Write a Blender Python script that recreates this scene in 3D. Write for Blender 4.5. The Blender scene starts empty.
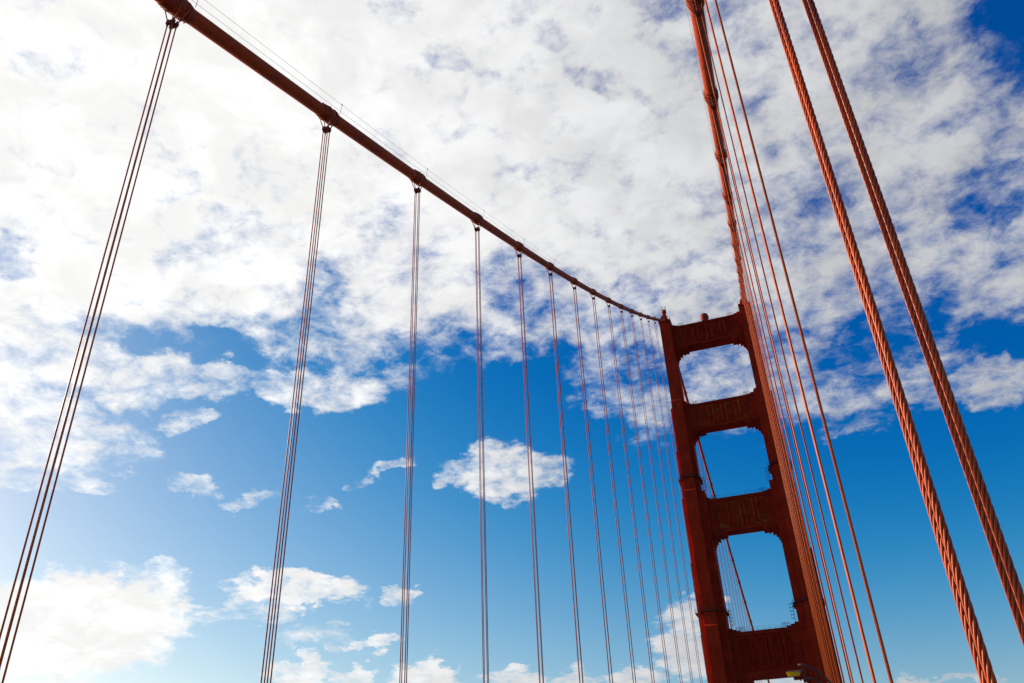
import bpy, bmesh, math, random
from mathutils import Vector, Matrix
random.seed(7)
D = bpy.data
col = bpy.context.scene.collection
sc = bpy.context.scene
PI = math.pi

# ---------------------------------------------------------------- camera
CAM = Vector((12.3997, -250.5336, -2.0))
YAW, PITCH, ROLL, FPX = -0.321934, 0.542302, -0.0436078, 819.618
fwd = Vector((math.sin(YAW) * math.cos(PITCH), math.cos(YAW) * math.cos(PITCH), math.sin(PITCH)))
rgt = fwd.cross(Vector((0, 0, 1))).normalized()
upv = rgt.cross(fwd)
r2 = math.cos(ROLL) * rgt + math.sin(ROLL) * upv
u2 = -math.sin(ROLL) * rgt + math.cos(ROLL) * upv
cd = D.cameras.new('camera')
cd.sensor_width = 36.0
cd.lens = FPX * 36.0 / 1024.0
cd.clip_start, cd.clip_end = 0.1, 20000
cam = D.objects.new('camera', cd)
M = Matrix((r2, u2, -fwd)).transposed().to_4x4()
M.translation = CAM
cam.matrix_world = M
col.objects.link(cam)
sc.camera = cam

# ---------------------------------------------------------------- light
SUN_EL, SUN_AZ = math.radians(22), math.radians(-82.5)      # azimuth from +y towards +x
SUN = Vector((math.sin(SUN_AZ) * math.cos(SUN_EL), math.cos(SUN_AZ) * math.cos(SUN_EL), math.sin(SUN_EL)))
ld = D.lights.new('sun', 'SUN')
ld.energy, ld.angle, ld.color = 5.0, math.radians(0.53), (1.0, 0.88, 0.70)
lo = D.objects.new('sun', ld)
lo.rotation_euler = SUN.to_track_quat('Z', 'Y').to_euler()
col.objects.link(lo)
sc.view_settings.view_transform = 'Standard'
sc.view_settings.look = 'None'
sc.view_settings.exposure = 0.0
sc.view_settings.gamma = 1.0
sc.view_settings.use_curve_mapping = False
sc.cycles.max_bounces = 6
sc.cycles.use_denoising = True

# ---------------------------------------------------------------- sky
world = D.worlds.new('World')
sc.world = world
world.use_nodes = True
nt = world.node_tree
nt.nodes.clear()
N, L = nt.nodes, nt.links


def nd(kind, **kw):
    n = N.new(kind)
    for k, v in kw.items():
        setattr(n, k, v)
    return n


def plug(inp, v):
    if isinstance(v, bpy.types.NodeSocket):
        L.new(v, inp)
    else:
        inp.default_value = v


def mth(op, a, b=0.0, c=None, clamp=False):
    n = nd('ShaderNodeMath', operation=op, use_clamp=clamp)
    plug(n.inputs[0], a)
    plug(n.inputs[1], b)
    if c is not None:
        plug(n.inputs[2], c)
    return n.outputs[0]


def vmth(op, a, b=None, scale=None):
    n = nd('ShaderNodeVectorMath', operation=op)
    plug(n.inputs[0], a)
    if b is not None:
        plug(n.inputs[1], b)
    if scale is not None:
        plug(n.inputs['Scale'], scale)
    return n.outputs['Value'] if op in ('DOT_PRODUCT', 'LENGTH') else n.outputs['Vector']


def smooth(v, lo, hi, a=0.0, b=1.0):
    n = nd('ShaderNodeMapRange', interpolation_type='SMOOTHSTEP')
    plug(n.inputs['Value'], v)
    for k, x in (('From Min', lo), ('From Max', hi), ('To Min', a), ('To Max', b)):
        plug(n.inputs[k], x)
    return n.outputs['Result']


def mixc(f, a, b):
    n = nd('ShaderNodeMix', data_type='RGBA')
    plug(n.inputs[0], f)
    plug(n.inputs[6], a)
    plug(n.inputs[7], b)
    return n.outputs[2]


def noise(v, scale, detail=6.0, rough=0.55, dist=0.0, lac=2.0):
    n = nd('ShaderNodeTexNoise', noise_dimensions='3D')
    plug(n.inputs['Vector'], v)
    n.inputs['Scale'].default_value = scale
    n.inputs['Detail'].default_value = detail
    n.inputs['Roughness'].default_value = rough
    n.inputs['Distortion'].default_value = dist
    n.inputs['Lacunarity'].default_value = lac
    return n


# clouds: each one a patch of the sky dome, azimuth and elevation of its middle, half-widths and tilt, all in degrees
CLOUDS = [
    (-53.5, 48.5, 25.7, 16.2, 25, 1.12), (-25.7, 52.5, 27.1, 19.9, 3, 1.06), (-13.1, 43.9, 19.0, 12.6, -6, 0.98),
    (-54.8, 38.1, 17.3, 11.7, 30, 1.05), (-63.1, 36.3, 9.1, 17.5, 27, 1.10), (-41.9, 60.9, 39.8, 12.0, 19, 1.10),
    (-44.2, 37.1, 18.9, 9.1, 20, 0.95), (-27.9, 38.1, 17.7, 10.2, 3, 0.90), (-30.9, 33.8, 16.2, 7.7, 4, 0.60),
    (-16.7, 34.7, 17.4, 8.5, -3, 0.63), (-7.1, 31.6, 10.2, 10.3, -9, 0.72), (8.8, 45.9, 17.4, 15.6, -23, 0.88),
    (-2.6, 37.9, 12.6, 12.7, -12, 0.84), (10.4, 35.5, 13.4, 12.1, 12, 0.78), (19.5, 39.4, 8.6, 9.4, 17, 0.62),
    (16.0, 31.0, 9.6, 6.7, 1, 0.70), (3.0, 28.6, 10.7, 7.9, 8, 0.62), (14.1, 54.2, 19.1, 10.0, -30, 0.95),
    (23.3, 39.3, 6.1, 7.5, 3, 0.52), (20.2, 33.9, 4.5, 3.5, -3, 0.50), (-1.4, 28.7, 5.2, 5.4, -11, 0.60),
    (7.0, 25.3, 8.9, 3.8, -1, 0.62), (14.5, 22.8, 5.3, 2.2, -8, 0.70), (5.4, 22.2, 3.0, 1.0, -4, 0.45),
    (-53.7, 28.9, 8.4, 6.0, 27, 0.80), (-52.4, 22.7, 7.8, 3.5, -2, 0.75), (-47.7, 22.6, 5.1, 2.1, 1, 0.60),
    (-47.7, 26.7, 5.2, 3.1, -5, 0.78), (-50.6, 20.2, 6.3, 1.7, 4, 0.45), (-34.6, 27.4, 7.4, 1.9, 2, 0.72),
    (-42.5, 27.5, 5.5, 2.1, 0, 0.70), (-42.3, 24.5, 2.7, 1.0, 8, 0.58), (-44.7, 29.5, 4.8, 2.6, -11, 0.50),
    (-27.5, 22.3, 2.3, 0.9, 6, 0.70), (-29.9, 21.3, 1.6, 0.7, 12, 0.55), (-19.6, 21.9, 4.3, 2.6, -2, 0.85),
    (-23.0, 22.5, 2.1, 1.2, 19, 0.60), (-16.8, 22.2, 3.0, 2.0, -3, 0.70), (-41.3, 20.4, 2.5, 1.1, 6, 0.52),
    (-36.5, 20.2, 1.8, 0.7, 4, 0.50), (-38.1, 19.5, 1.9, 0.8, 4, 0.55), (-47.0, 21.2, 2.5, 1.1, 8, 0.55),
    (-47.6, 19.8, 2.4, 1.0, -1, 0.50), (-32.8, 19.6, 1.7, 0.7, 2, 0.50), (-46.9, 11.7, 8.8, 4.1, 4, 1.10),
    (-42.6, 12.8, 4.3, 2.8, -7, 0.90), (-33.9, 14.4, 5.8, 1.6, -1, 0.90), (-36.6, 12.9, 4.3, 1.2, 2, 0.60),
    (-43.0, 15.0, 3.5, 1.2, -1, 0.60), (-28.6, 11.2, 2.5, 0.9, 4, 0.85), (-32.0, 11.5, 4.0, 1.1, 0, 0.50),
    (-32.7, 9.4, 2.7, 1.3, -0, 0.80), (-24.8, 8.8, 3.2, 1.7, -1, 0.95), (-29.6, 9.1, 2.5, 0.9, -1, 0.75),
    (-19.2, 8.4, 2.8, 1.4, -2, 0.85), (-15.3, 8.1, 2.8, 1.3, -3, 0.70), (-11.1, 8.3, 2.8, 1.5, -3, 0.80),
    (-7.6, 10.1, 3.4, 3.0, -4, 0.90), (-6.7, 11.7, 2.5, 2.2, -5, 0.85), (7.1, 6.8, 4.7, 0.5, -4, 0.62),
    (-2.4, 7.9, 3.6, 1.4, -5, 0.80), (-26.9, 14.3, 2.0, 0.9, -0, 0.65),
]
GAPS = [
    (-55.9, 32.2, 1.9, 1.4, 8, 0.50), (-12.6, 51.2, 2.3, 1.1, -35, 0.22), (-8.2, 47.9, 3.7, 1.1, -34, 0.34),
    (-24.2, 50.1, 2.3, 1.3, -17, 0.35), (-7.6, 33.0, 1.6, 2.3, 12, 0.22), (-2.0, 51.5, 2.3, 1.5, -15, 0.35),
    (26.2, 41.4, 5.7, 5.7, -56, 0.40), (18.8, 33.5, 3.1, 2.3, 21, 0.25), (9.8, 27.6, 6.5, 2.9, 16, 0.30),
    (-48.1, 29.4, 4.0, 1.6, -9, 0.25), (-40.8, 29.5, 3.8, 1.4, -7, 0.30), (-34.2, 34.2, 2.6, 3.1, 6, 0.30),
    (-19.2, 35.4, 2.8, 2.8, -2, 0.25), (8.8, 37.3, 3.6, 2.3, 23, 0.12), (-2.2, 28.8, 2.0, 2.0, -11, 0.15),
    (17.3, 43.3, 2.6, 2.4, 16, 0.20), (-24.3, 30.6, 5.5, 2.5, 0, 0.22), (-11.6, 28.6, 8.3, 2.5, -6, 0.30),
]


def patch(vec, az, el, rx, ry, tilt):
    a, e = math.radians(az), math.radians(el)
    c = Vector((math.sin(a) * math.cos(e), math.cos(a) * math.cos(e), math.sin(e)))
    h = Vector((math.cos(a), -math.sin(a), 0))
    v = h.cross(c)
    t = math.radians(tilt)
    h2, v2 = math.cos(t) * h + math.sin(t) * v, -math.sin(t) * h + math.cos(t) * v
    m = nd('ShaderNodeMapping', vector_type='TEXTURE')
    L.new(vec, m.inputs['Vector'])
    m.inputs['Location'].default_value = c
    m.inputs['Rotation'].default_value = Matrix((h2, v2, -c)).transposed().to_euler()
    m.inputs['Scale'].default_value = (math.radians(rx), math.radians(ry), 0.6)
    g = nd('ShaderNodeTexGradient', gradient_type='SPHERICAL')
    L.new(m.outputs[0], g.inputs[0])
    return smooth(g.outputs['Fac'], 0.0, 0.5)


tc = nd('ShaderNodeTexCoord').outputs['Generated']
dirv = vmth('NORMALIZE', tc)
sep = nd('ShaderNodeSeparateXYZ')
L.new(dirv, sep.inputs[0])
den = mth('ADD', mth('MAXIMUM', sep.outputs[2], 0.0), 0.32)
plane = nd('ShaderNodeCombineXYZ')
L.new(mth('DIVIDE', sep.outputs[0], den), plane.inputs[0])
L.new(mth('DIVIDE', sep.outputs[1], den), plane.inputs[1])
L.new(mth('MULTIPLY', sep.outputs[2], 0.8), plane.inputs[2])
pl = plane.outputs[0]
# ragged outlines: the direction is displaced by turbulence before the patches are looked up
w1 = noise(pl, 13.0, 6.0, 0.62).outputs['Color']
wv = vmth('SCALE', vmth('SUBTRACT', w1, (0.5, 0.5, 0.5)), scale=0.07)
vecw = vmth('ADD', dirv, wv)
dens = None
for (az, el, rx, ry, tilt, amp) in CLOUDS:
    o = mth('MULTIPLY', patch(vecw, az, el, rx, ry, tilt), amp)
    dens = o if dens is None else mth('MAXIMUM', dens, o)
for (az, el, rx, ry, tilt, amp) in GAPS:
    dens = mth('SUBTRACT', dens, mth('MULTIPLY', patch(vecw, az, el, rx, ry, tilt), amp))
n1 = noise(pl, 9.0, 7.0, 0.60, 0.1).outputs['Fac']
n2 = noise(pl, 25.0, 7.0, 0.64, 0.25).outputs['Fac']
tex = mth('ADD', mth('MULTIPLY', mth('SUBTRACT', n1, 0.5), 0.9), mth('MULTIPLY', mth('SUBTRACT', n2, 0.5), 1.5))
fld = mth('ADD', dens, tex)
cover = smooth(fld, 0.24, 1.06)
inpatch = smooth(dens, 0.05, 0.4)
alpha = mth('MULTIPLY', cover, inpatch, clamp=True)

# brightness of cloud: forward scattering towards the sun, thicker parts a little greyer
cs = vmth('DOT_PRODUCT', dirv, tuple(SUN))
glow = smooth(cs, 0.0, 0.92)
thick = smooth(noise(pl, 11.0, 5.0, 0.6, 0.3).outputs['Fac'], 0.38, 0.66)
base = mth('ADD', 0.60, mth('MULTIPLY', glow, 0.46))
bright = mth('MULTIPLY', base, mth('ADD', 0.89, mth('MULTIPLY', thick, 0.15)))
ccol = mixc(glow, (0.95, 0.965, 1.0, 1), (1.0, 0.995, 0.985, 1))
cloud = vmth('SCALE', ccol, scale=bright)

sky = nd('ShaderNodeTexSky', sky_type='NISHITA')
sky.sun_disc = False
sky.sun_elevation, sky.sun_rotation = SUN_EL, SUN_AZ
sky.air_density, sky.dust_density, sky.ozone_density = 1.0, 0.8, 2.5
SKYS = 0.10
# a deeper, more contrasty blue, as through a polariser: each channel steepened (values before the Background strength)
sp = nd('ShaderNodeSeparateColor')
L.new(sky.outputs[0], sp.inputs[0])
cb = nd('ShaderNodeCombineColor')
L.new(mth('SMOOTH_MAX', mth('MULTIPLY', mth('SUBTRACT', sp.outputs[0], 1.5), 2.3), 0.0, 1.4), cb.inputs[0])
L.new(mth('SMOOTH_MAX', mth('MULTIPLY', mth('SUBTRACT', sp.outputs[1], 1.20), 1.80), mth('MULTIPLY', sp.outputs[1], 0.60), 0.8), cb.inputs[1])
L.new(mth('ADD', mth('MULTIPLY', sp.outputs[2], 1.20), 0.55), cb.inputs[2])
skyc = cb.outputs[0]
# Background strength is SKYS, so the cloud radiance is divided by it
cl10 = vmth('SCALE', cloud, scale=1.0 / SKYS)
mixn = mixc(alpha, skyc, cl10)
bg = nd('ShaderNodeBackground')
bg.inputs['Strength'].default_value = SKYS
L.new(mixn, bg.inputs['Color'])
out = nd('ShaderNodeOutputWorld')
L.new(bg.outputs[0], out.inputs[0])


# ---------------------------------------------------------------- materials
def paint(name, colr, rough=0.5, var=0.18, scale=0.35, streak=0.0, spec=0.35, stain=None, bump=0.0, bscale=8.0, plates=0.0):
    m = D.materials.new(name)
    m.use_nodes = True
    t = m.node_tree
    b = t.nodes['Principled BSDF']
    b.inputs['Roughness'].default_value = rough
    b.inputs['Specular IOR Level'].default_value = spec
    geo = t.nodes.new('ShaderNodeNewGeometry')

    def nz(vec, s, det=5.0, ro=0.6):
        n = t.nodes.new('ShaderNodeTexNoise')
        n.inputs['Scale'].default_value = s
        n.inputs['Detail'].default_value = det
        n.inputs['Roughness'].default_value = ro
        t.links.new(vec, n.inputs['Vector'])
        return n.outputs['Fac']

    def ramp(v, a, b_, lo_, hi_):
        n = t.nodes.new('ShaderNodeMapRange')
        n.inputs['From Min'].default_value = a
        n.inputs['From Max'].default_value = b_
        n.inputs['To Min'].default_value = lo_
        n.inputs['To Max'].default_value = hi_
        t.links.new(v, n.inputs['Value'])
        return n.outputs['Result']

    def mix(f, A, B, bt='MIX'):
        n = t.nodes.new('ShaderNodeMix')
        n.data_type = 'RGBA'
        n.blend_type = bt
        for i, v in ((0, f), (6, A), (7, B)):
            if isinstance(v, bpy.types.NodeSocket):
                t.links.new(v, n.inputs[i])
            else:
                n.inputs[i].default_value = v
        return n.outputs[2]
    c4 = (*colr, 1)
    dk = tuple(x * (1 - 2.2 * var) for x in colr) + (1,)
    cc = mix(ramp(nz(geo.outputs['Position'], scale), 0.3, 0.7, 0, 1), dk, c4)
    if streak:
        mp = t.nodes.new('ShaderNodeMapping')
        mp.inputs['Scale'].default_value = (2.2, 2.2, 0.09)
        t.links.new(geo.outputs['Position'], mp.inputs['Vector'])
        s = ramp(nz(mp.outputs[0], 1.0, 6.0, 0.65), 0.48, 0.75, 0, streak)
        cc = mix(s, cc, tuple(x * 0.35 for x in colr) + (1,))
    if plates:                          # riveted plates: each a little different, with a dark joint
        sx_ = t.nodes.new('ShaderNodeSeparateXYZ')
        t.links.new(geo.outputs['Position'], sx_.inputs[0])
        ad = t.nodes.new('ShaderNodeMath')
        t.links.new(sx_.outputs[0], ad.inputs[0])
        t.links.new(sx_.outputs[1], ad.inputs[1])
        cx_ = t.nodes.new('ShaderNodeCombineXYZ')
        t.links.new(ad.outputs[0], cx_.inputs[0])
        t.links.new(sx_.outputs[2], cx_.inputs[1])
        br = t.nodes.new('ShaderNodeTexBrick')
        t.links.new(cx_.outputs[0], br.inputs['Vector'])
        br.inputs['Color1'].default_value = (1, 1, 1, 1)
        br.inputs['Color2'].default_value = (1 - 2 * plates,) * 3 + (1,)
        br.inputs['Mortar'].default_value = (0.55, 0.55, 0.55, 1)
        br.inputs['Scale'].default_value = 1.0
        br.inputs['Mortar Size'].default_value = 0.05
        br.inputs['Brick Width'].default_value = 1.9
        br.inputs['Row Height'].default_value = 3.1
        cc = mix(1.0, cc, br.outputs['Color'], 'MULTIPLY')
    if stain:
        s = ramp(nz(geo.outputs['Position'], 0.55, 6.0, 0.7), 0.5, 0.68, 0, 0.8)
        cc = mix(s, cc, (*stain, 1))
    t.links.new(cc, b.inputs['Base Color'])
    if bump:
        bn = t.nodes.new('ShaderNodeBump')
        bn.inputs['Strength'].default_value = bump
        bn.inputs['Distance'].default_value = 0.02
        t.links.new(nz(geo.outputs['Position'], bscale, 4.0), bn.inputs['Height'])
        t.links.new(bn.outputs[0], b.inputs['Normal'])
    return m


ORANGE = (0.52, 0.034, 0.009)
MAT = {
    'tower': paint('tower_paint', ORANGE, 0.7, 0.12, 0.18, 0.45, spec=0.05, plates=0.12),
    'strut': paint('strut_paint', (0.47, 0.031, 0.008), 0.7, 0.16, 0.4, 0.5, spec=0.06, plates=0.12),
    'stained': paint('stained_strut_paint', (0.46, 0.034, 0.008), 0.7, 0.16, 0.5, 0.4, spec=0.06, stain=(0.30, 0.115, 0.010)),
    'cable': paint('cable_paint', (0.56, 0.066, 0.010), 0.6, 0.13, 0.9, 0.0, spec=0.10, stain=(0.24, 0.040, 0.014)),
    'band': paint('band_paint', (0.42, 0.050, 0.012), 0.6, 0.2, 2.5, spec=0.2),
    'rope': paint('rope_paint', (0.66, 0.098, 0.012), 0.45, 0.10, 3.0, spec=0.18),
    'near_rope': paint('near_rope_paint', (0.70, 0.098, 0.010), 0.36, 0.16, 16.0, spec=0.28, bump=0.10, bscale=160, stain=(0.30, 0.035, 0.010)),
    'clamp': paint('clamp_paint', (0.26, 0.035, 0.012), 0.6, 0.15, 4.0),
    'dark': paint('platform_steel', (0.10, 0.020, 0.012), 0.6, 0.2, 2.0),
    'wire': paint('galvanised_wire', (0.55, 0.52, 0.50), 0.5, 0.1, 2.0),
    'lamp': paint('lamp_arm_paint', (0.12, 0.022, 0.012), 0.5, 0.15, 3.0),
    'head': paint('lamp_yellow_diffuser', (0.95, 0.70, 0.025), 0.4, 0.08, 3.0),
    'road': paint('asphalt', (0.05, 0.05, 0.052), 0.9, 0.2, 0.6),
    'walk': paint('concrete', (0.28, 0.26, 0.24), 0.9, 0.12, 0.5),
    'line': paint('lane_paint', (0.75, 0.73, 0.68), 0.8, 0.1, 2.0),
    'water': paint('bay_water', (0.02, 0.06, 0.07), 0.12, 0.2, 0.01, spec=0.5, bump=0.6, bscale=0.12),
}


# the lamp's diffuser is thin coloured plastic that lets daylight through
t_ = MAT['head'].node_tree
pb_ = t_.nodes['Principled BSDF']
tl_ = t_.nodes.new('ShaderNodeBsdfTranslucent')
tl_.inputs['Color'].default_value = (0.95, 0.72, 0.03, 1)
ms_ = t_.nodes.new('ShaderNodeMixShader')
ms_.inputs[0].default_value = 0.5
t_.links.new(pb_.outputs[0], ms_.inputs[1])
t_.links.new(tl_.outputs[0], ms_.inputs[2])
t_.links.new(ms_.outputs[0], t_.nodes['Material Output'].inputs[0])

# ---------------------------------------------------------------- mesh tools
class MB:
    def __init__(self):
        self.v, self.f, self.s = [], [], []

    def add(self, vs, fs, smooth_=False):
        o = len(self.v)
        self.v += [tuple(p) for p in vs]
        self.f += [tuple(i + o for i in q) for q in fs]
        self.s += [smooth_] * len(fs)

    def box(self, x0, x1, y0, y1, z0, z1):
        x0, x1 = min(x0, x1), max(x0, x1)
        y0, y1 = min(y0, y1), max(y0, y1)
        self.add([(x0, y0, z0), (x1, y0, z0), (x1, y1, z0), (x0, y1, z0), (x0, y0, z1), (x1, y0, z1), (x1, y1, z1), (x0, y1, z1)],
                 [(3, 2, 1, 0), (4, 5, 6, 7), (0, 1, 5, 4), (1, 2, 6, 5), (2, 3, 7, 6), (3, 0, 4, 7)])

    def frustum(self, a, b):            # a, b = (x0, x1, y0, y1, z)
        x0, x1, y0, y1, z0 = a
        X0, X1, Y0, Y1, z1 = b
        self.add([(x0, y0, z0), (x1, y0, z0), (x1, y1, z0), (x0, y1, z0), (X0, Y0, z1), (X1, Y0, z1), (X1, Y1, z1), (X0, Y1, z1)],
                 [(3, 2, 1, 0), (4, 5, 6, 7), (0, 1, 5, 4), (1, 2, 6, 5), (2, 3, 7, 6), (3, 0, 4, 7)])

    def extrude_y(self, poly, y0, y1):  # poly: (x, z) counter-clockwise seen from -y
        n = len(poly)
        vs = [(x, y0, z) for x, z in poly] + [(x, y1, z) for x, z in poly]
        fs = [tuple(range(n)), tuple(range(2 * n - 1, n - 1, -1))]
        fs += [((i + 1) % n, i, i + n, (i + 1) % n + n) for i in range(n)]
        self.add(vs, fs)

    def tube(self, path, r, n=8, caps=True, radii=None, shade=True, sect=None, twist=None):
        path = [Vector(p) for p in path]
        rings = []
        ref = None
        for i, p in enumerate(path):
            t = (path[min(i + 1, len(path) - 1)] - path[max(i - 1, 0)]).normalized()
            if ref is None:
                ref = Vector((1, 0, 0)) if abs(t.x) < 0.8 else Vector((0, 1, 0))
            a = (ref - t * ref.dot(t)).normalized()
            ref = a
            b = t.cross(a)
            rr = radii[i] if radii else r
            ph = twist[i] if twist else 0.0
            for k in range(n):
                th = 2 * PI * k / n
                q = rr * (sect(th) if sect else 1.0)
                rings.append(p + a * (q * math.cos(th + ph)) + b * (q * math.sin(th + ph)))
        m = len(path)
        fs = [(i * n + k, i * n + (k + 1) % n, (i + 1) * n + (k + 1) % n, (i + 1) * n + k) for i in range(m - 1) for k in range(n)]
        self.add(rings, fs, shade)
        if caps:
            o = len(self.v) - len(rings)
            self.f.append(tuple(o + k for k in range(n - 1, -1, -1)))
            self.f.append(tuple(o + (m - 1) * n + k for k in range(n)))
            self.s += [False, False]

    def lathe(self, prof, c, n=20):     # prof: (r, z)
        c = Vector(c)
        vs = [(c.x + r * math.cos(2 * PI * k / n), c.y + r * math.sin(2 * PI * k / n), c.z + z) for r, z in prof for k in range(n)]
        m = len(prof)
        fs = [(i * n + k, i * n + (k + 1) % n, (i + 1) * n + (k + 1) % n, (i + 1) * n + k) for i in range(m - 1) for k in range(n)]
        fs += [tuple(range(n - 1, -1, -1)), tuple((m - 1) * n + k for k in range(n))]
        self.add(vs, fs, True)

    def build(self, name, mat, parent=None, loc=None):
        me = D.meshes.new(name)
        me.from_pydata(self.v, [], self.f)
        me.polygons.foreach_set('use_smooth', self.s)
        me.materials.append(MAT[mat])
        me.update()
        o = D.objects.new(name, me)
        col.objects.link(o)
        if parent is not None:
            o.parent = parent
            base = parent
            while base is not None:
                if base.type == 'EMPTY':
                    o.matrix_parent_inverse = Matrix.Translation(-base.location) if base is parent else Matrix.Identity(4)
                    break
                base = base.parent
        return o


def thing(name, label, cat, loc, group=None):
    o = D.objects.new(name, None)
    o.empty_display_size = 0.5
    col.objects.link(o)
    o.location = loc
    o['label'], o['category'] = label, cat
    if group:
        o['group'] = group
    return o


def struct(o):
    o['kind'] = 'structure'
    return o


# ---------------------------------------------------------------- bridge data
HX = 13.716                 # half the distance between the two cables
ZT = 152.0                  # cable at the tower top
PAN = 15.24                 # suspender spacing
DECK = -3.65


def cable_z(y):
    s = abs(y)
    return ZT - (0.5774 if y < 0 else 0.482) * s + 143 / 640 ** 2 * s * s


# ---------------------------------------------------------------- ground, water, deck
b = MB()
b.box(-6000, 6000, -6000, 6000, -78.5, -78)
struct(b.build('water', 'water'))
b = MB()
b.box(-9.4, 9.4, -420, 330, DECK - 1.0, DECK - 0.15)
struct(b.build('roadway', 'road'))
b = MB()
for x in (-6.2, -3.1, 0.0, 3.1, 6.2):
    for i in range(80):
        b.box(x - 0.06, x + 0.06, -400 + i * 9, -397 + i * 9, DECK - 0.149, DECK - 0.145)
struct(b.build('lane_markings', 'line'))
for sx in (-1, 1):
    b = MB()
    b.box(sx * 9.402, sx * 14.1, -420, 330, DECK - 1.2, DECK)
    struct(b.build('pavement', 'walk'))

# ---------------------------------------------------------------- the tower
tower = thing('bridge_tower', 'tall dark red steel bridge tower with stepped legs and four portal struts under the cables', 'bridge tower', (0, 0, -78))
TIER = [  # z0, z1, pilaster y, outer wing width / y, inner wing width / y
    (-78, 46.5, 6.4, 1.95, 3.5, 2.3, 3.9),
    (46.5, 87.0, 5.6, 1.55, 3.0, 2.3, 3.4),
    (87.0, 118.2, 4.8, 0.85, 2.4, 1.15, 2.9),
    (118.2, 149.2, 4.05, 0.25, 1.7, 0.22, 2.45),
]
PW = 1.76
LEDGE = 0.68


def leg(sx):
    p = MB()
    b = MB()
    for i, (z0, z1, yp, wo, yo, wi, yi) in enumerate(TIER):
        za = z0 if i == 0 else z0 + LEDGE
        cx = sx * HX
        p.box(cx - PW, cx + PW, -yp, yp, za, z1)
        if i < 3:
            p.frustum((cx - PW, cx + PW, -yp, yp, z1), (cx - PW, cx + PW, -TIER[i + 1][2], TIER[i + 1][2], z1 + LEDGE))
        xo, xi = cx + sx * PW, cx - sx * PW
        e = 0.004
        # outer wing, in two set-backs; the lower part of each tier is one step wider
        zo = z1 - 1.6 if i < 3 else z1
        zs = z0 + 0.47 * (z1 - z0)
        b.box(xo + sx * e, xo + sx * wo * 0.62, -yo - 0.55, yo + 0.55, z0 - 1.6, z1 - 1.6 if i < 3 else z1 - 0.3)
        b.box(xo + sx * (wo * 0.62 + e), xo + sx * wo, -yo, yo, z0 - 1.6, zo)
        if i in (1, 2):
            b.box(xo + sx * (wo + e), xo + sx * (wo + 0.38), -yo + 0.4, yo - 0.4, z0 - 1.6, zs)
        # inner wing, in two set-backs
        b.box(xi - sx * e, xi - sx * wi * 0.55, -yi - 0.5, yi + 0.5, z0 + 0.02, z1 - (0.3 if i == 3 else 0))
        b.box(xi - sx * (wi * 0.55 + e), xi - sx * wi, -yi, yi, z0 + 0.03, z1 - (0.5 if i == 3 else 0.01))
    o = b.build('leg', 'tower', tower)
    p.build('pilaster', 'tower', o)
    return o


def ring(x0, x1, y0, y1, z, w, h, b):
    b.box(x0 - w, x1 + w, y0 - w, y0, z, z + h)
    b.box(x0 - w, x1 + w, y1, y1 + w, z, z + h)
    b.box(x0 - w, x0, y0, y1, z, z + h)
    b.box(x1, x1 + w, y0, y1, z, z + h)


for sx in (-1, 1):
    lg = leg(sx)
    for i, zc in ((1, 50.6), (2, 91.4)):
        z0, z1, yp, wo, yo, wi, yi = TIER[i]
        b = MB()
        cx = sx * HX
        xs = sorted((cx + sx * (PW + wo + 0.4), cx - sx * (PW + wi)))
        # walkway hugging the stepped outline: round the pilaster and round the wings
        ring(cx - PW - 0.02, cx + PW + 0.02, -yp - 0.02, yp + 0.02, zc, 0.55, 0.28, b)
        ring(xs[0] - 0.02, xs[1] + 0.02, -yo - 0.6, yo + 0.6, zc - 0.02, 0.5, 0.24, b)
        for (a0, a1, c0, c1, w) in ((cx - PW, cx + PW, -yp, yp, 0.5), (xs[0], xs[1], -yo - 0.6, yo + 0.6, 0.45)):
            for hh in (0.6, 1.15):
                ring(a0 - w + 0.05, a1 + w - 0.05, c0 - w + 0.05, c1 + w - 0.05, zc + hh, 0.05, 0.06, b)
            for tx in (a0 - w, (a0 + a1) / 2, a1 + w):
                for ty in (c0 - w, c1 + w):
                    b.box(tx - 0.04, tx + 0.04, ty - 0.04, ty + 0.04, zc, zc + 1.2)
        b.build('walkway', 'dark', lg)
        # service ladder in its cage down the inner face
        b = MB()
        xl = cx - sx * (PW + wi + 0.75)
        for yy in (-0.9, 0.0):
            b.tube([(xl, yy, zc - 4.6), (xl, yy, zc + 0.9)], 0.06, 6)
        for q in range(13):
            b.tube([(xl, -0.9, zc - 4.3 + q * 0.4), (xl, 0.0, zc - 4.3 + q * 0.4)], 0.035, 5)
        for q in range(5):
            zz = zc - 3.4 + q * 1.0
            b.tube([(xl + sx * 0.0, -0.9, zz), (xl - sx * 0.65, -0.85, zz), (xl - sx * 0.85, -0.45, zz), (xl - sx * 0.65, -0.05, zz), (xl, 0.0, zz)], 0.045, 5)
        b.tube([(xl - sx * 0.85, -0.45, zc - 3.4), (xl - sx * 0.85, -0.45, zc + 0.6)], 0.04, 5)
        b.box(xl, cx - sx * (PW + wi - 0.05), -0.9, 0.0, zc - 0.3, zc - 0.1)
        b.build('ladder_cage', 'dark', lg)

# struts: bottom, top, inner edge of the leg above and below, material
STRUTS = [
    (138.9, 147.2, None, 11.72, 'strut'),
    (108.0, 116.8, 11.72, 10.80, 'strut'),
    (73.6, 84.1, 10.80, 9.65, 'strut'),
    (32.4, 44.7, 9.65, 9.65, 'strut'),
]


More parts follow.
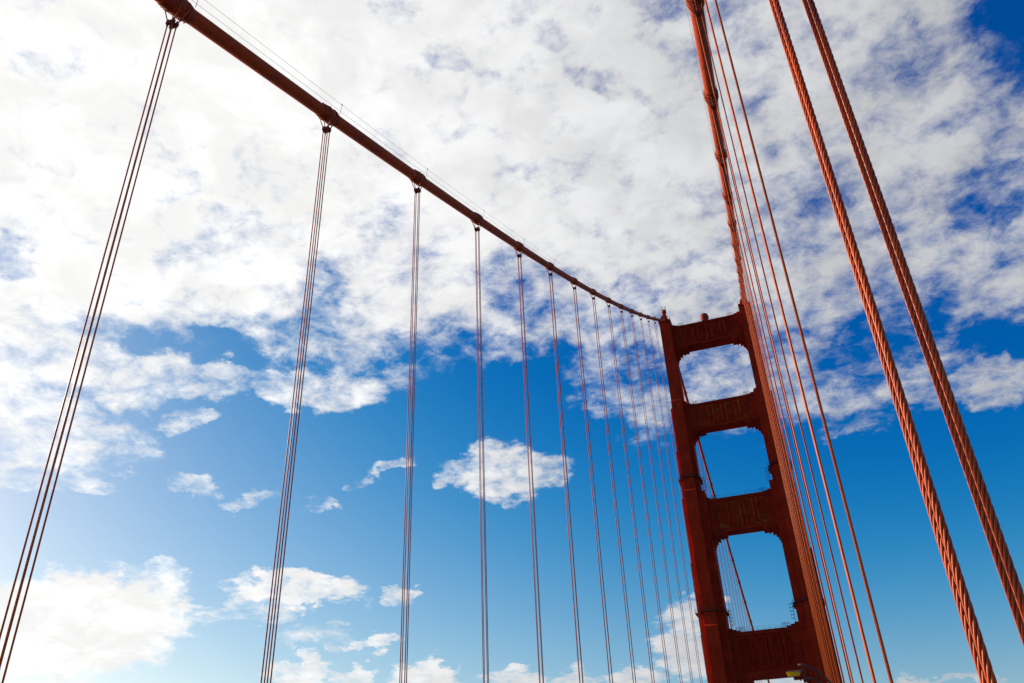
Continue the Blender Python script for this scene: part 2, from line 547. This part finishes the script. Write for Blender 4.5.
def strut(i, zb, zt, xa, xb, mat):
    hw = xb + 0.25
    st = MB()
    h = zt - zb
    YP = 2.05
    fl = 0.085 * h
    flb = 0.135 * h if i == 3 else fl
    # web and flanges
    st.box(-hw, hw, -YP, YP, zb + flb, zt - fl)
    st.box(-hw, hw, -YP - 0.42, YP + 0.42, zb + 0.004, zb + flb - 0.004)
    st.box(-hw, hw, -YP - 0.42, YP + 0.42, zt - fl + 0.004, zt - 0.25)
    st.box(-hw, hw, -YP - 0.55, YP + 0.55, zt - 0.246, zt)
    # end panels a step proud, with the fluted middle between them
    for sx in (-1, 1):
        for (f0, f1, pr) in ((0.98, 0.78, 0.26), (0.776, 0.70, 0.14)):
            for sy in (-1, 1):
                st.box(sx * hw * f0, sx * hw * f1, sy * (YP + 0.002), sy * (YP + pr), zb + flb + 0.003, zt - fl - 0.003)
    o = st.build('portal_strut', mat, tower)
    n = 11
    span = hw * 0.69
    za, zc = zb + flb + 0.2, zt - fl - 0.25
    for sy in (-1, 1):
        rb = MB()
        y0 = YP + 0.003
        rb.box(-span - 0.1, span + 0.1, sy * y0, sy * (y0 + 0.05), za, zc)
        y0 += 0.053
        for k in range(n):
            x = -span + 2 * span * (k + 0.5) / n
            w = span / n * (0.80, 0.46, 0.66)[k % 3]
            dp = (0.68, 0.42, 0.56)[k % 3]
            top = zc - 0.1 - (0.05 * h if k in (0, n - 1) else 0)
            bot = za + 0.1 + (0.14 * h if k in (0, n - 1) else 0.08 * h if k in (1, n - 2) else 0.03 * h if k in (2, n - 3) else 0)
            # each flute is a wedge-faced rib
            vs = [(x - w, sy * y0, bot), (x + w, sy * y0, bot), (x, sy * (y0 + dp), bot + 0.35),
                  (x - w, sy * y0, top), (x + w, sy * y0, top), (x, sy * (y0 + dp), top - 0.35)]
            fs = [(0, 1, 2), (5, 4, 3), (0, 2, 5, 3), (2, 1, 4, 5), (1, 0, 3, 4)]
            if sy > 0:
                fs = [tuple(reversed(q)) for q in fs]
            rb.add(vs, fs)
        rb.build('flutes', 'stained' if i in (1, 2) else mat, o)
    # stepped brackets rounding the top corners of the opening below
    for sx in (-1, 1):
        A, B, nst = 4.3, 4.9, 6
        c = MB()
        for s_ in range(nst):
            t0 = s_ / nst
            t1 = (s_ + 1) / nst
            # quarter ellipse: at depth t below the strut the bracket reaches A*(1-sqrt(1-(1-t)^2))
            reach = A * (1 - math.sqrt(max(0.0, 1 - (1 - t0) ** 2)))
            if reach < 0.12:
                continue
            yy = 2.30 - 0.03 * s_
            c.box(sx * (xb + 0.02), sx * (xb - reach), -yy, yy, zb - t1 * B, zb - t0 * B - 0.003)
        for s_ in range(3):
            c.box(sx * (xb - 0.55 - s_ * 0.95), sx * (xb - 0.95 - s_ * 0.95), -2.62, 2.62, zb - 2.3 + s_ * 0.62, zb - 0.01)
        c.build('corner_bracket', mat, o)
    # low steps on top of the strut where it meets the leg
    xt = (xa if xa else xb)
    for sx in (-1, 1):
        c = MB()
        for s_ in range(3):
            c.box(sx * (xt + 0.05), sx * (xt - 1.1 * (3 - s_)), -1.9 + 0.12 * s_, 1.9 - 0.12 * s_, zt + 0.003 + 0.45 * s_, zt + 0.45 * (s_ + 1))
        c.build('top_steps', mat, o)
    # handrail along the top
    c = MB()
    for yy in (-1.95, 1.95):
        xr = xt - 3.4
        for hh in (0.55, 1.1):
            c.tube([(-xr, yy, zt + hh), (xr, yy, zt + hh)], 0.018, 5)
        for q in range(9):
            xx = -xr + 2 * xr * q / 8
            c.tube([(xx, yy, zt - 0.02), (xx, yy, zt + 1.12)], 0.025, 5)
    for sx in (-1, 1):
        for hh in (0.5, 1.0, 1.4):
            c.tube([(sx * (xt - 2.5), -1.95, zt + hh), (sx * (xt - 4.4), -1.95, zt + hh)], 0.045, 5)
        for q in range(4):
            xx = sx * (xt - 2.5 - q * 0.62)
            c.tube([(xx, -1.95, zt - 0.02), (xx, -1.95, zt + 1.45)], 0.05, 5)
    c.build('handrail', 'dark', o)
    return o


for i, a in enumerate(STRUTS):
    strut(i, *a)

# saddle housings with their little lanterns and the beacon in the middle
for sx in (-1, 1):
    cx = sx * HX
    b = MB()
    b.box(cx - 2.05, cx + 2.05, -4.4, 4.4, 149.2, 149.75)
    b.frustum((cx - 1.55, cx + 1.55, -3.9, 3.9, 149.753), (cx - 0.95, cx + 0.95, -2.2, 2.2, 152.9))
    b.box(cx - 0.75, cx + 0.75, -1.6, 1.6, 152.903, 153.5)
    h = b.build('saddle_housing', 'tower', tower)
    b = MB()
    b.lathe([(0.62, 0), (0.62, 1.4), (0.85, 1.45), (0.85, 1.7), (0.5, 1.75), (0.5, 2.3), (0.7, 2.35), (0.15, 2.8)], (cx + 0.1, -0.6, 153.5), 12)
    for k in range(4):
        an = PI / 4 + k * PI / 2
        b.tube([(cx + 0.1 + 0.8 * math.cos(an), -0.6 + 0.8 * math.sin(an), 154.9), (cx + 0.1 + 0.9 * math.cos(an), -0.6 + 0.9 * math.sin(an), 157.0)], 0.09, 6)
    b.build('lantern', 'band', h)
    b = MB()
    ring(cx - 2.0, cx + 2.0, -4.3, 4.3, 150.85, 0.06, 0.07, b)
    ring(cx - 2.0, cx + 2.0, -4.3, 4.3, 150.30, 0.05, 0.05, b)
    for tx in (-2.0, -0.7, 0.7, 2.0):
        for ty in (-4.33, 4.33):
            b.box(cx + tx - 0.05, cx + tx + 0.05, ty - 0.05, ty + 0.05, 149.75, 150.95)
    for ty in (-2.2, 0, 2.2):
        for tx in (-2.03, 2.03):
            b.box(cx + tx - 0.05, cx + tx + 0.05, ty - 0.05, ty + 0.05, 149.75, 150.95)
    b.build('railing', 'dark', h)
b = MB()
b.lathe([(1.25, 0), (1.25, 0.5), (1.05, 0.6), (1.0, 1.3), (1.15, 1.6), (1.38, 2.2), (1.45, 2.8), (1.36, 3.4), (1.05, 3.95), (0.6, 4.25), (0.1, 4.36)], (-0.2, 0, 147.2), 24)
b.build('beacon', 'band', tower)

# ---------------------------------------------------------------- main cables
S_LEFT = {k: (15 - k) * PAN for k in range(-3, 14)}
NEAR_S = 243.35
RX, RY = 0.18, 0.135        # ropes of a set sit on the corners of a small rectangle


def cable_dir(y):
    d = Vector((0, 1.0, (cable_z(y + 0.5) - cable_z(y - 0.5))))
    return d.normalized()


def band_mesh(x, y):
    c = Vector((x, y, cable_z(y)))
    t = cable_dir(y)
    b = MB()
    prof = [(-1.15, .475), (-1.10, .525), (-0.62, .535), (-0.58, .60), (-0.47, .60), (-0.44, .545), (-0.22, .545), (-0.19, .585), (0.19, .585), (0.22, .545),
            (0.44, .545), (0.47, .60), (0.58, .60), (0.62, .535), (0.86, .525), (0.90, .475)]
    b.tube([c + t * a for a, r in prof], 0, 20, radii=[r for a, r in prof], shade=False)
    # bolted seam under and over the band
    nrm = Vector((1, 0, 0)).cross(t)
    for sg in (-1, 1):
        for q in range(8):
            a = -1.0 + q * 0.26
            p0 = c + t * a + nrm * (sg * 0.50)
            b.tube([p0 - Vector((0.30, 0, 0)), p0 + Vector((0.30, 0, 0))], 0.04, 6)
        b.tube([c + t * -1.05 + nrm * (sg * 0.56), c + t * 0.85 + nrm * (sg * 0.56)], 0.075, 6)
    return b


def make_cable(sx, label, posts):
    x = sx * HX
    root = thing('main_cable', label, 'bridge cable', (x, 0, ZT))
    b = MB()
    ys = [-343 + 4 * i for i in range(86)] + [0] + [4 + 5 * i for i in range(60)]
    b.tube([(x, y, cable_z(y)) for y in ys], 0.462, 24)
    b.build('cable', 'cable', root)
    for s in list(posts):
        band_mesh(x, -s).build('cable_band', 'band', root)
    if sx < 0:
        for t in range(2, 13):
            band_mesh(x, t * PAN).build('cable_band', 'band', root)
    # hand ropes on little posts either side of the cable
    for side in (-1, 1):
        h = MB()
        hy = [-340 + 3.81 * i for i in range(89)]
        h.tube([(x + side * 0.62, y, cable_z(y) + 1.25) for y in hy if y < -5], 0.011, 5)
        h.build('hand_rope', 'wire', root)
        h = MB()
        h.tube([(x + side * 0.52, y, cable_z(y) + 0.62) for y in hy if y < -5], 0.011, 5)
        h.build('hand_rope', 'wire', root)
    for s in posts:
        for side in (-1, 1):
            h = MB()
            z = cable_z(-s + 0.75)
            h.tube([(x + side * 0.52, -s + 0.75, z + 0.3), (x + side * 0.62, -s + 0.75, z + 1.3)], 0.018, 5)
            h.lathe([(0.04, 0), (0.055, 0.06), (0.03, 0.11)], (x + side * 0.62, -s + 0.75, z + 1.24), 8)
            h.build('stanchion', 'wire', root)
    return root


make_cable(-1, "dark main cable sweeping from the photo's upper left down to the tower's left leg", [S_LEFT[k] for k in range(-3, 14)])
make_cable(1, "main cable with sunlit orange flank, running straight overhead to the tower's right leg", [S_LEFT[k] if k != -1 else NEAR_S for k in range(-3, 14)])


# ---------------------------------------------------------------- suspender ropes
def lobed(th):
    return 0.88 + 0.12 * abs(math.cos(3 * th))


def rope(b, x, y, z0, z1, fine, r=0.0345):
    r = 0.0345 if fine else r
    if fine == 2:                       # six strands laid round a core
        pitch, rs = 0.60, 0.0109
        rh = r - rs
        step = pitch / 12
        nseg = int((z1 - z0) / step)
        for k in range(6):
            ph = k * PI / 3
            # right-hand lay: counter-clockwise seen from above while rising
            b.tube([(x + rh * math.cos(ph + 2 * PI * i / 12), y + rh * math.sin(ph + 2 * PI * i / 12), z0 + i * step) for i in range(nseg + 1)], rs, 9)
        b.tube([(x, y, z0), (x, y, z1)], rh * 0.6, 8)
    elif fine == 1:
        step = 0.43 / 8
        nseg = int((z1 - z0) / step)
        b.tube([(x, y, z0 + i * step) for i in range(nseg + 1)], r, 18, sect=lobed, twist=[2 * PI * i / 8 for i in range(nseg + 1)])
    else:
        b.tube([(x, y, z0), (x, y, z1)], r, 8)


def suspender(sx, y, label, group, fine=0, r=0.036):
    x = sx * HX
    zc = cable_z(y)
    root = thing('suspender_ropes', label, 'suspender', (x, y, DECK), group)
    zj = zc - 1.50                      # the clamp that gathers the four ropes
    t = cable_dir(y)
    for ax in (-1, 1):
        for ay in (-1, 1):
            b = MB()
            rope(b, x + ax * RX, y + ay * RY, DECK - 0.3, zj, fine, r)
            # from the clamp out to the flank of the cable and over the band
            off = ay * 0.33
            c = Vector((x, y, zc)) + t * off
            nrm = Vector((1, 0, 0)).cross(t)
            pts = [(x + ax * RX, y + ay * RY, zj)]
            for an in (-20, 10, 40, 70, 90):
                a = math.radians(an)
                pts.append(c + Vector((ax * 0.60 * math.cos(a), 0, 0)) + nrm * (0.60 * math.sin(a)))
            b.tube(pts, 0.0345, 8)
            b.build('rope', 'near_rope' if fine == 2 else 'rope', root)
    b = MB()
    for sy in (-1, 1):
        b.box(x - 0.27, x + 0.27, y + sy * RY - 0.07, y + sy * RY + 0.07, zj - 0.12, zj + 0.12)
    b.box(x - 0.10, x + 0.10, y - RY + 0.07, y + RY - 0.07, zj - 0.09, zj + 0.09)
    for ax in (-1, 1):
        for sy in (-1, 1):
            b.tube([(x + ax * RX, y + sy * RY, zj - 0.24), (x + ax * RX, y + sy * RY, zj + 0.24)], 0.062, 8)
    b.build('rope_clamp', 'clamp', root)
    return root


ORD = ['first', 'second', 'third', 'fourth', 'fifth', 'sixth', 'seventh', 'eighth', 'ninth', 'tenth', 'eleventh', 'twelfth', 'thirteenth', 'fourteenth']
for k in range(0, 14):
    if k == 0:
        lb = "steeply leaning suspender ropes under the left cable's upper end, nearest the photo's left edge"
    elif k < 7:
        lb = "suspender ropes hanging from the left main cable, %s set from the photo's left edge" % ORD[k]
    else:
        lb = "slender suspender ropes under the left cable, %s set out from the tower's left leg" % ORD[13 - k]
    suspender(-1, -S_LEFT[k], lb, 'suspender ropes under the left cable')
for k in range(-1, 14):
    if k == -1:
        lb = "two thick twisted orange ropes rising close to the camera at right"
    elif k == 0:
        lb = "pair of thin orange ropes just left of the thick twisted ropes"
    else:
        lb = "suspender ropes under the right cable, %s set counted from the thick near ropes" % ORD[k]
    suspender(1, -(S_LEFT[k] if k != -1 else NEAR_S), lb, 'suspender ropes under the right cable', 2 if k == -1 else 1 if k in (0, 1) else 0)
for t in range(2, 12):
    suspender(-1, t * PAN, "far suspender ropes beyond the tower seen through its portals, %s behind the left leg" % ORD[t - 2], 'suspender ropes beyond the tower', 0, 0.052)

# ---------------------------------------------------------------- street lamp
LY = -205.5
lamp = thing('street_lamp', "street lamp with yellow lamp head on a curved double arm, low before the tower", 'street lamp', (13.3, LY, DECK))
b = MB()
b.box(13.3 - 0.22, 13.3 + 0.22, LY - 0.22, LY + 0.22, DECK, DECK + 0.5)
b.tube([(13.3, LY, DECK + 0.5), (13.3, LY, 1.2)], 0, 10, radii=[0.13, 0.10])
b.build('pole', 'lamp', lamp)
for (x0, z0, xe, ze) in ((11.45, 4.66, 13.3, 1.1), (11.72, 4.02, 13.02, 1.1)):
    b = MB()
    pts = []
    for q in range(13):
        a = PI / 2 * q / 12
        pts.append((x0 + (xe - x0) * math.sin(a) ** 1.0, LY, ze + (z0 - ze) * math.cos(a) ** 0.9 if q < 12 else ze))
    b.tube(pts, 0.06, 8)
    b.build('arm', 'lamp', lamp)
b = MB()
b.box(11.60, 11.72, LY - 0.05, LY + 0.05, 3.95, 4.62)
b.box(12.14, 12.22, LY - 0.04, LY + 0.04, 3.85, 4.40)
b.tube([(13.02, LY, 1.15), (13.3, LY, 1.15)], 0.06, 8)
b.build('bracket', 'lamp', lamp)
b = MB()
b.frustum((10.80, 11.60, LY - 0.20, LY + 0.20, 4.36), (10.9, 11.55, LY - 0.12, LY + 0.12, 4.42))
hd = b.build('lamp_head', 'lamp', lamp)
b = MB()
b.frustum((10.88, 11.44, LY - 0.13, LY + 0.13, 4.18), (10.83, 11.48, LY - 0.16, LY + 0.16, 4.357))
b.build('diffuser', 'head', hd)
